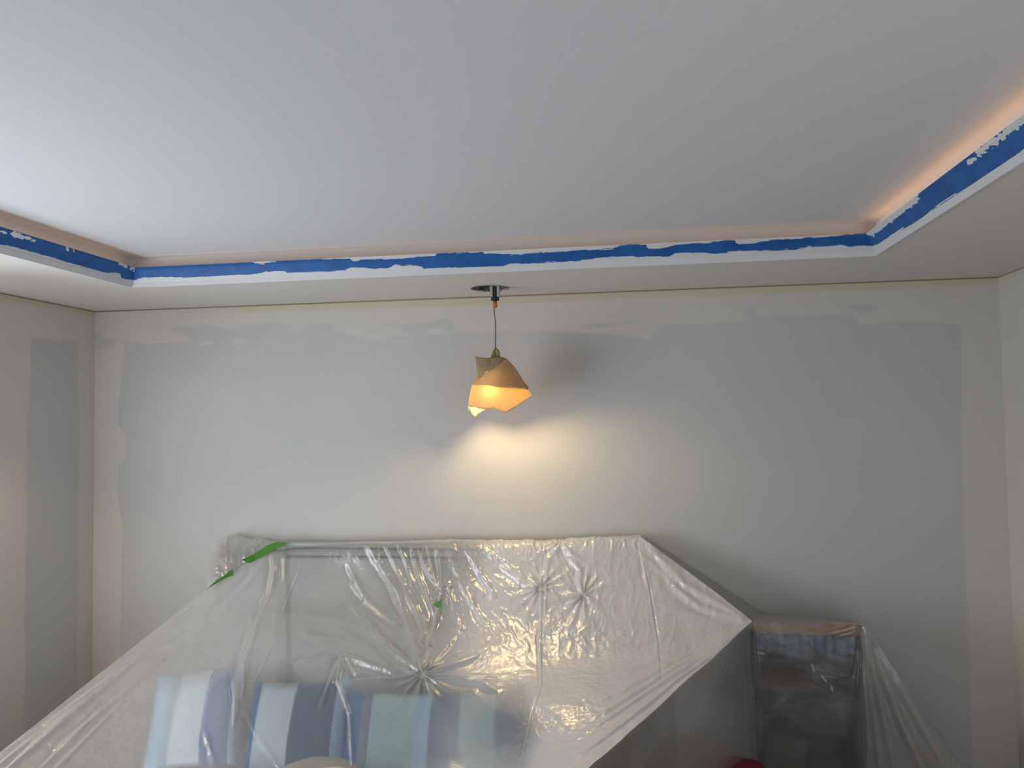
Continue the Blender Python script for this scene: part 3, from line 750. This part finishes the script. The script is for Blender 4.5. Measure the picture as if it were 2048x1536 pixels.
def soft_lump(name, c, r, mat, label, cat, grp=None):
    n1, n2 = 28, 18
    P = []
    for i in range(n2):
        th = math.pi*i/(n2-1); row = []
        for j in range(n1):
            ph = 2*math.pi*j/n1
            s1 = math.copysign(abs(math.sin(th))**.7, math.sin(th)); c1 = math.copysign(abs(math.cos(th))**.7, math.cos(th))
            q = 1+0.08*math.sin(3*ph+th*2)+0.05*math.sin(5*ph-th*3)
            row.append([c[0]+r[0]*s1*math.cos(ph)*q, c[1]+r[1]*s1*math.sin(ph)*q, c[2]+r[2]*c1])
        P.append(row)
    o = link(name, grid_mesh(name, np.array(P), (c[0], c[1], c[2]-r[2]), True), mat, None, (c[0], c[1], c[2]-r[2])); tag(o, label, cat, grp); return o
def onbox(name, x0, x1, y0, y1, z0, z1, mat, label, cat):
    o = boxes(name, [((x0, y0, z0), (x1, y1, z1))], mat, None, ((x0+x1)/2, (y0+y1)/2, z0), .006); tag(o, label, cat); return o
bxw = at(1515, 1378, SY+.1)[0]; bxe = at(1625, 1378, SY+.1)[0]
onbox('card_box', bxw, bxe, SY+.04, SY+.2, z_sh, z_sh+.032, M['brown'], 'flat brown card box on the upper shelf behind the plastic', 'box')
gz = z_s2
onbox('storage_box', sx0+.03, sx0+.20, SY+.04, SY+.22, gz, gz+.30, M['grey_box'], 'grey-green fabric storage box on the lower shelf', 'box')
rc = at(1490, 1530, SY-.16)
onbox('storage_bin', rc[0]-.13, rc[0]+.10, SY-.27, SY-.05, 0, rc[2]-.112, M['grey_box'], 'grey storage bin on the floor in front of the shelf unit, at the bottom edge', 'bin')
soft_lump('folded_cloth', (rc[0]-.01, SY-.15, rc[2]-.05), (.10, .08, .06), M['red'], 'crimson cloth bundle glowing dark red through the plastic', 'cloth')
nc = at(1660, 1550, SY+.12)
soft_lump('folded_cloth', (nc[0]+.02, SY+.12, gz+.10), (.09, .09, .10), M['navy'], 'navy cloth bundle on the lower shelf, right of the red one', 'cloth')

# ------------------------------------------------------------------ plastic sheets
def normals(P):
    du = np.gradient(P, axis=1); dv = np.gradient(P, axis=0)
    n_ = np.cross(dv, du); n_ /= (np.linalg.norm(n_, axis=-1, keepdims=True)+1e-9)
    to_cam = np.array([0, 0, CAM_Z])-P
    s_ = np.sign((n_*to_cam).sum(-1, keepdims=True)); s_[s_ == 0] = 1
    return n_*np.sign(np.median(s_))
def seg_dist(px, py, pl):
    best = np.full(px.shape, 1e9); side = np.zeros(px.shape); tt = np.zeros(px.shape); n_ = len(pl)-1
    for i in range(n_):
        x0, y0 = pl[i][:2]; x1, y1 = pl[i+1][:2]
        dx, dy = x1-x0, y1-y0; q = dx*dx+dy*dy+1e-9
        t = np.clip(((px-x0)*dx+(py-y0)*dy)/q, 0, 1)
        ex, ey = px-(x0+t*dx), py-(y0+t*dy); d = np.hypot(ex, ey); sg = np.sign(dx*ey-dy*ex)
        m_ = d < best; best = np.where(m_, d, best); side = np.where(m_, sg, side); tt = np.where(m_, (i+t)/n_, tt)
    return best*side, tt
def fold_field(px, py, folds):
    D = np.zeros(px.shape)
    for f in folds:
        pl, wd, amp = f[0], f[1], f[2]
        sd, t = seg_dist(px, py, pl)
        taper = np.clip(np.sin(np.pi*np.clip(t, 0.0, 1.0))**0.5, 0, 1) if len(f) < 4 else (1-t)**f[3]*1.0
        wv = wd*(0.6+0.6*vnoise(t*6, 0*t, int(abs(pl[0][0]))))
        x = sd/wv
        D += amp*taper*(np.exp(-x*x)-0.55*np.exp(-((x-1.7)**2)))
    return D
def star(px, py, c, n, r, amp, seed):
    dx, dy = px-c[0], py-c[1]; rr_ = np.hypot(dx, dy); th = np.arctan2(dy, dx)
    k = np.abs(np.sin(th*n/2+1.3*np.sin(th*2+seed)+seed))**3
    g = np.exp(-(rr_/r)**1.1)*sstep(0, r*.18, rr_)
    core = -0.8*np.exp(-(rr_/(r*.22))**2)
    return amp*(g*(k-.35)*2+core)

def finish_sheet(name, P, label, folds=(), stars=(), crinkle=None, layers=None, mat=None, cat='plastic sheet', group=None, parent=None, ploc=None, lim=1.0):
    px, py = proj(P); nrm = normals(P)
    D = fold_field(px, py, folds)
    for s_ in stars: D += star(px, py, *s_)
    if crinkle is not None: D += crinkle(px, py)
    P = P+nrm*(D*lim)[..., None]
    P[..., 1] = np.minimum(P[..., 1], YB-.008); P[..., 2] = np.maximum(P[..., 2], .004)
    loc = ploc if ploc is not None else (float(P[..., 0].mean()), float(P[..., 1].mean()), float(P[..., 2].min()))
    me = grid_mesh(name, P, loc)
    a = me.attributes.new('layers', 'FLOAT', 'POINT')
    lay = layers(px, py) if layers is not None else np.ones(px.shape)
    a.data.foreach_set('value', lay.astype(np.float32).ravel())
    o = link(name, me, mat or M['film'], parent, loc if parent is None else (0, 0, 0))
    if label: tag(o, label, cat, group)
    return o

# main sheet over headboard and bed: rows of control points (px, py, Y)
rows = [
 [(548,1086,3.675), (700,1083,3.675), (890,1081,3.675), (1100,1079.5,3.675), (1280,1069,3.675)],
 [(546,1092,3.595), (700,1090,3.594), (890,1088,3.594), (1100,1087,3.594), (1284,1076,3.60)],
 [(500,1121,3.50), (660,1150,3.55), (885,1158,3.52), (1105,1150,3.52), (1345,1120,3.55)],
 [(415,1178,3.36), (600,1222,3.44), (862,1250,3.38), (1120,1235,3.40), (1425,1180,3.46)],
 [(300,1268,3.10), (540,1296,3.18), (850,1345,3.12), (1130,1325,3.22), (1505,1243,3.35)],
 [(180,1362,2.82), (480,1385,2.95), (820,1430,2.985), (1110,1415,2.93), (1350,1383,2.96)],
 [(0,1505,2.46), (400,1505,2.70), (790,1515,2.86), (1040,1505,2.76), (1180,1536,2.55)],
 [(-190,1655,2.10), (330,1660,2.46), (740,1665,2.64), (930,1680,2.48), (1000,1698,2.18)],
]
CP = np.array([[at(*p) for p in r] for r in rows])
CP = np.concatenate([CP, [[(-2.1, 1.6, BZ-.03), (-1.6, 1.6, BZ+.06), (-.85, 1.6, BZ+.06), (-.3, 1.6, BZ+.06), (0.15, 1.6, BZ+.04)]]])
G1 = crom(CP, [8, 55, 65, 75, 80, 80, 45, 10])
GL = linr(CP, [8, 55, 65, 75, 80, 80, 45, 10]); edge_off = GL[:, 4]-G1[:, 4]
G = crom(G1.transpose(1, 0, 2), [150, 200, 210, 210]).transpose(1, 0, 2)
tw = np.clip((np.arange(G.shape[1])-560)/210.0, 0, 1)**3.5
G = G+edge_off[:, None]*tw[None, :, None]
drop = G[-1].copy(); drop[:, 2] = 0.01; drop[:, 1] -= .12
G = np.concatenate([G, linr(np.array([G[-1], drop]), 8)[1:]])
# rear hem tucked down behind the headboard
rear = G[0].copy(); rear[:, 2] -= .10; rear[:, 1] = 3.684
G = np.concatenate([rear[None], G])

folds = [
 # long pleats from the headboard edge to the gather at (845,1350)
 ([(735,1085),(790,1180),(815,1235),(843,1345)], 8, .022), ([(770,1085),(800,1150),(830,1215)], 5, .014),
 ([(797,1085),(812,1120),(826,1180)], 5, .012), ([(825,1090),(838,1150),(868,1225),(878,1245)], 6, .016),
 ([(838,1088),(850,1130),(880,1180)], 5, .014), ([(855,1090),(868,1150),(884,1178)], 4, .010),
 ([(876,1086),(885,1170),(880,1215),(855,1300),(845,1345)], 6, .020), ([(788,1165),(830,1215),(850,1260),(858,1295)], 9, .022),
 ([(760,1090),(764,1148)], 4, .008), ([(696,1125),(712,1165),(735,1205)], 8, .012),
 ([(700,1205),(720,1235)], 5, .008), ([(600,1262),(640,1275),(690,1278)], 8, .007),
 ([(700,1210),(760,1275),(838,1345)], 13, .024), ([(725,1195),(800,1250),(843,1340)], 9, .012),
 ([(686,1308),(740,1330),(830,1352)], 7, .016), ([(686,1308),(640,1325),(590,1335)], 8, .012),
 ([(686,1308),(676,1360),(700,1430),(706,1536)], 5, .012), ([(686,1310),(665,1350),(640,1420)], 5, .008), ([(690,1312),(712,1345),(760,1352)], 4, .010),
 ([(845,1352),(960,1362),(1000,1385)], 8, .009), ([(845,1350),(920,1325),(960,1310)], 6, .012), ([(845,1350),(1000,1352)], 4, .006),
 ([(845,1352),(780,1358),(700,1362)], 5, .010), ([(845,1350),(880,1310),(930,1245)], 6, .010),
 # left standing pleats
 ([(545,1100),(549,1140),(540,1190),(512,1250),(506,1278),(490,1330),(485,1400)], 6, .020), ([(505,1235),(490,1300),(472,1370),(468,1450)], 6, .018),
 ([(603,1128),(570,1212),(540,1300),(500,1385)], 2.0, .004), ([(568,1095),(569,1165)], 4, .006),
 ([(490,1420),(520,1480),(560,1536),(600,1600)], 7, .006), ([(410,1460),(430,1536)], 6, .006), ([(462,1330),(470,1400),(466,1460)], 4, .008),
 ([(540,1100),(470,1160),(380,1250)], 9, .006), ([(544,1098),(500,1160),(430,1240)], 8, .005),
 # ridges along the left tension edge
 ([(420,1190),(250,1330),(0,1530),(-150,1650)], 6, .010), ([(300,1300),(130,1440),(20,1536),(-100,1650)], 8, .016),
 ([(330,1320),(170,1450),(60,1560)], 6, .008), ([(250,1400),(120,1530),(60,1590)], 5, .006), ([(380,1260),(230,1350),(-10,1515)], 4, .006),
 # seam lines of the film
 ([(1083,1082),(1082,1200),(1080,1290),(1082,1370),(1060,1450),(1035,1545)], 2.4, .0045), ([(1096,1090),(1092,1190),(1088,1280)], 2.2, .004),
 ([(1280,1080),(1300,1180),(1318,1290),(1323,1375)], 1.6, -.005), ([(1282,1084),(1297,1180)], 5, .006),
 ([(1118,1085),(1098,1120),(1085,1190)], 6, .010), ([(1120,1085),(1160,1140),(1166,1190)], 7, .012), ([(1120,1085),(1145,1110),(1180,1130)], 5, .008),
 ([(1000,1130),(1040,1160),(1078,1180)], 7, .014), ([(930,1095),(975,1170),(990,1200)], 8, .014), ([(900,1095),(930,1180),(975,1260)], 8, .012),
 ([(880,1110),(905,1200),(925,1290)], 7, .010), ([(950,1092),(1010,1125),(1075,1175)], 5, .010), ([(1166,1192),(1130,1213)], 3, .010), ([(1166,1188),(1140,1185)], 3, .008), ([(1166,1190),(1190,1175)], 3, .008),
 # fan lines towards the corner of the shelf unit
 ([(1290,1085),(1370,1170),(1495,1240)], 9, .014), ([(1300,1120),(1380,1200),(1490,1243)], 7, .008), ([(1330,1160),(1400,1215),(1490,1245)], 8, .008),
 ([(1150,1480),(1330,1360),(1495,1252)], 4, .006), ([(1180,1440),(1340,1340),(1480,1260)], 5, .006), ([(1220,1390),(1350,1320),(1470,1262)], 5, .005), ([(1240,1350),(1380,1290)], 4, .004),
 ([(1120,1545),(1280,1420),(1420,1310),(1500,1250)], 3.5, .007),
]
stars = [((845,1350), 13, 46, .012, 0.4), ((1080,1178), 11, 30, .012, 1.1), ((1167,1190), 9, 34, .012, 2.2), ((884,1183), 9, 22, .008, 3.0), ((1120,1084), 9, 30, .006, 0.2)]
def crinkle_main(px, py):
    zone = sstep(850, 930, px)*sstep(1330, 1240, py+(px-1000)*-.1)
    z2 = sstep(980, 1100, px)*0.38
    w1 = np.clip(zone*(1-0.65*sstep(1130, 1230, px))+z2, 0, 1)+sstep(780, 860, px)*sstep(1110, 1090, py)*.6
    def rd(ang, sx, sy, seed):
        an = math.radians(ang); a = px*math.cos(an)+py*math.sin(an); b = -px*math.sin(an)+py*math.cos(an)
        wx = (fbm(px/45, py/45, 2, seed)-.5)*60; wy = (fbm(px/30, py/30, 2, seed+3)-.5)*26
        return ridged((a+wx)/sx, (b+wy)/sy, seed)**2-.33
    def lay(ang, sd): return 0.0030*rd(ang, 46, 17, sd)+0.0017*rd(ang+8, 22, 9, sd+1)+0.0009*rd(ang-6, 12, 5, sd+2)
    k1 = sstep(1180, 1080, px+(py-1200)*.2); k2 = sstep(1250, 1400, py)
    d = lay(62, 11)*k1+(1-k1)*((1-k2)*lay(95, 111)*.8+k2*lay(-22, 211)*.8)
    big = (fbm(px/110, py/90, 2, 21)-.5)*0.020*sstep(500, 800, px)
    edge = 0.0020*(ridged(px/7, py/25, 30)-.5)*sstep(1100, 1085, py)*sstep(760, 860, px)
    return w1*d*1.9+big+edge+(fbm(px/60, py/60, 2, 23)-.5)*.004
def layers_main(px, py):
    l = 0.72+0.25*(fbm(px/90, py/70, 3, 40)-.5)
    l += 1.35*sstep(885, 1010, px+0.25*(py-1200))*1.0                         # hazier film right of the gather
    l -= 0.60*sstep(1160, 1250, py)*0
    pocket = np.exp(-(((px-1010)/90)**2+((py-1455)/62)**2)**2)                 # single film over the pillow corner
    l -= 0.9*pocket
    l += 0.5*sstep(1350, 1330, py-(px-845)*.22+6*np.sin(px/9))*sstep(800, 850, px)*0
    on_pillow = sstep(1330, 1395, py+np.where(px < 700, 25*sstep(700, 500, px), 0))*sstep(1085, 1035, px)*sstep(430, 520, px)
    l = l*(1-0.60*on_pillow)*(1-0.5*sstep(1124, 1112, py)*sstep(1086, 1091, py)*sstep(545, 570, px)*sstep(900, 820, px))
    return np.clip(l, .25, 1.78)
main = finish_sheet('plastic_sheet', G, 'clear crinkled plastic dust sheet draped over the headboard and bed', folds, stars, crinkle_main, layers_main, lim=0.62, group='plastic dust sheets')

# sheet over the shelf unit: front curtain from the ridge and rail to the floor
top = [(1000,1698,2.18), (1180,1536,2.55), (1350,1383,2.96), (1505,1243,3.35), (1728,1249,3.35), (1790,1340,3.37), (1850,1427,3.40), (1925,1536,3.43)]
TP = np.array([at(*p) for p in top]); end = TP[-1]+(TP[-1]-TP[-2])*0.55; TP = np.concatenate([TP, [end]])
TPs = linr(TP, [30, 60, 70, 110, 60, 60, 60, 30])
BT = TPs.copy(); BT[:, 2] = 0.01; BT[:, 1] -= .05; 
BT[:, 0] += np.interp(np.arange(len(BT)), [0, 160, 270, 330, len(BT)-1], [.0, .0, .05, .05, 0.02])
rowsR = [TPs*(1-t)+BT*t for t in np.linspace(0, 1, 220)]
GR = np.array(rowsR)
foldsR = [([(1728,1250),(1735,1330),(1745,1430),(1760,1560)], 5, .012), ([(1728,1250),(1742,1330),(1765,1440),(1790,1560)], 6, .012),
          ([(1730,1252),(1760,1340),(1800,1450),(1850,1560)], 7, .010), ([(1730,1250),(1732,1400),(1738,1560)], 5, .006), ([(1729,1250),(1718,1330),(1714,1400)], 6, .003),
          ([(1735,1258),(1800,1380),(1890,1540)], 6, .006), ([(1728,1252),(1690,1262),(1660,1270)], 3, .0012), ([(1728,1255),(1700,1268),(1670,1276)], 2.5, .001), ([(1505,1245),(1508,1320),(1515,1400)], 6, .005)]
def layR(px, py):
    smear_glints = np.zeros(px.shape)  # white smear and small glints painted into the haze value
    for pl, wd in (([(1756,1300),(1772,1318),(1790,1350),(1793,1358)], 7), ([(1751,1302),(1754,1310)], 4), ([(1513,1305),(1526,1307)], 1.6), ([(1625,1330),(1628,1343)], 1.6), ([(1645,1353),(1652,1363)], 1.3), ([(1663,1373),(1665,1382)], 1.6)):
        sd, _ = seg_dist(px, py, pl); smear_glints = np.maximum(smear_glints, sstep(wd+1, wd-1, np.abs(sd)+(fbm(px/9, py/9, 2, 90)-.5)*wd*1.6))
    return np.clip(smear_glints*1.9+0.22+0.55*sstep(1700, 1760, px)+0.08*(fbm(px/70, py/70, 2, 51)-.5)+0.5*np.exp(-((py-(1243+(1505-px)*.9))/6.0)**2)*(px < 1505)+0.15*sstep(1505, 1350, px)*0, .1, 2.2)
def crR(px, py): return (fbm(px/50, py/90, 2, 61)-.5)*.010+0.0012*(ridged(px/8, py/60, 62)-.4)*sstep(1700, 1740, px)
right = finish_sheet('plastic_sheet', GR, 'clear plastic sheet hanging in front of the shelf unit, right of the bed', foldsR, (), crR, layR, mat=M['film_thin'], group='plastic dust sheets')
# its top: from the front edge back to the wall side
fr = linr(np.array([at(1280,1076,3.60), at(1425,1180,3.46), at(1505,1243,3.35), at(1728,1249,3.35), at(1790,1340,3.37), at(1850,1427,3.40), at(1925,1536,3.43)]), 24)
bk = linr(np.array([at(1292,1073,3.66), at(1450,1177,3.66), at(1525,1226,3.64), at(1726,1245,3.56), at(1788,1337,3.55), at(1848,1425,3.56), at(1922,1535,3.58)]), 24)
GT = np.array([fr*(1-t)+bk*t for t in np.linspace(0, 1, 16)])
dr = GT[-1].copy(); dr[:, 2] = np.maximum(dr[:, 2]-.5, .01); GT = np.concatenate([GT, linr(np.array([GT[-1], dr]), 6)[1:]])
ts = finish_sheet('sheet_fold', GT, None, (), (), lambda px, py: (fbm(px/40, py/40, 2, 71)-.5)*.006, lambda px, py: 0.25+0*px, mat=M['film_thin'], parent=right, ploc=tuple(right.location))

# puffed, crumpled flap beyond the left end of the headboard
fl_top = [(556,1085), (530,1081), (500,1077), (470,1073), (446,1077), (435,1086), (429,1100), (429,1112), (424,1135), (418,1158), (415,1178)]
fl_bot = [(556,1087), (540,1096), (522,1107), (504,1117), (490,1126), (475,1136), (462,1144), (450,1153), (440,1161), (428,1170), (415,1179)]
A = crom([at(x, y, 3.66) for x, y in fl_top], 12); B = crom([at(x, y, np.interp(x, [415, 556], [3.36, 3.60])) for x, y in fl_bot], 12)
PF = np.array([A*(1-t)+B*t+np.array([0, -1, .0])*0.09*math.sin(math.pi*t)**.8*np.sin(np.linspace(0.02, math.pi-.02, len(A)))[:, None] for t in np.linspace(0, 1, 80)])
def crF(px, py):
    return 0.010*(ridged(px/18, py/22, 81)**2-.3)+0.005*(ridged(px/8, py/9, 82)**2-.3)+0.004*(ridged(px/5, py/14, 83)-.5)*sstep(1100, 1085, py)
flap = finish_sheet('plastic_flap', PF, 'crumpled clear film puffed up at the left end of the headboard', (), (), crF, lambda px, py: 0.42+0.5*sstep(1105, 1085, py+6*np.sin(px/5)), cat='plastic sheet', group='plastic dust sheets')

# green tape pieces holding the film
def tape_piece(poly, Yf, label, name='green_tape', d=-.012):
    pts = [at(x, y, np.interp(x, *Yf)+d) for x, y in poly]
    c = np.mean(pts, axis=0)
    bm = bmesh.new(); vs = [bm.verts.new(Vector(p-c)) for p in pts]; f = bm.faces.new(vs)
    bmesh.ops.triangulate(bm, faces=[f])
    me = bpy.data.meshes.new(name); bm.to_mesh(me); bm.free()
    o = link(name, me, M['green'], None, tuple(c)); tag(o, label, 'tape', 'green tape on the plastic')
    s_ = o.modifiers.new('thick', 'SOLIDIFY'); s_.thickness = .0008; s_.offset = 0
    return o
YF_ = ([415, 500, 546, 560], [3.36, 3.50, 3.58, 3.585])
tape_piece([(483,1119),(489,1117),(505,1109),(520,1100),(529,1094),(530,1092.5),(537,1090),(546,1086),(556,1084),(568,1084),(576,1084.7),(568,1087),(560,1092),(552,1098),(549,1101),(543,1101),(535,1106),(522,1114),(510,1121),(501,1125.5),(493,1125)], YF_, 'longer green masking tape strip at the left end of the headboard')
tape_piece([(413,1180),(421,1171),(434,1160),(448,1151),(460,1145),(465,1138.5),(466.5,1144),(466,1151),(458,1153),(446,1159),(432,1167),(422,1173)], YF_, 'shorter green masking tape piece lower left, on the film edge')
tape_piece([(868,1208),(874,1205),(884,1196),(882.5,1214),(876,1216),(872,1214)], ([860, 890], [3.43, 3.43]), 'small triangle of green tape showing between the crinkles')
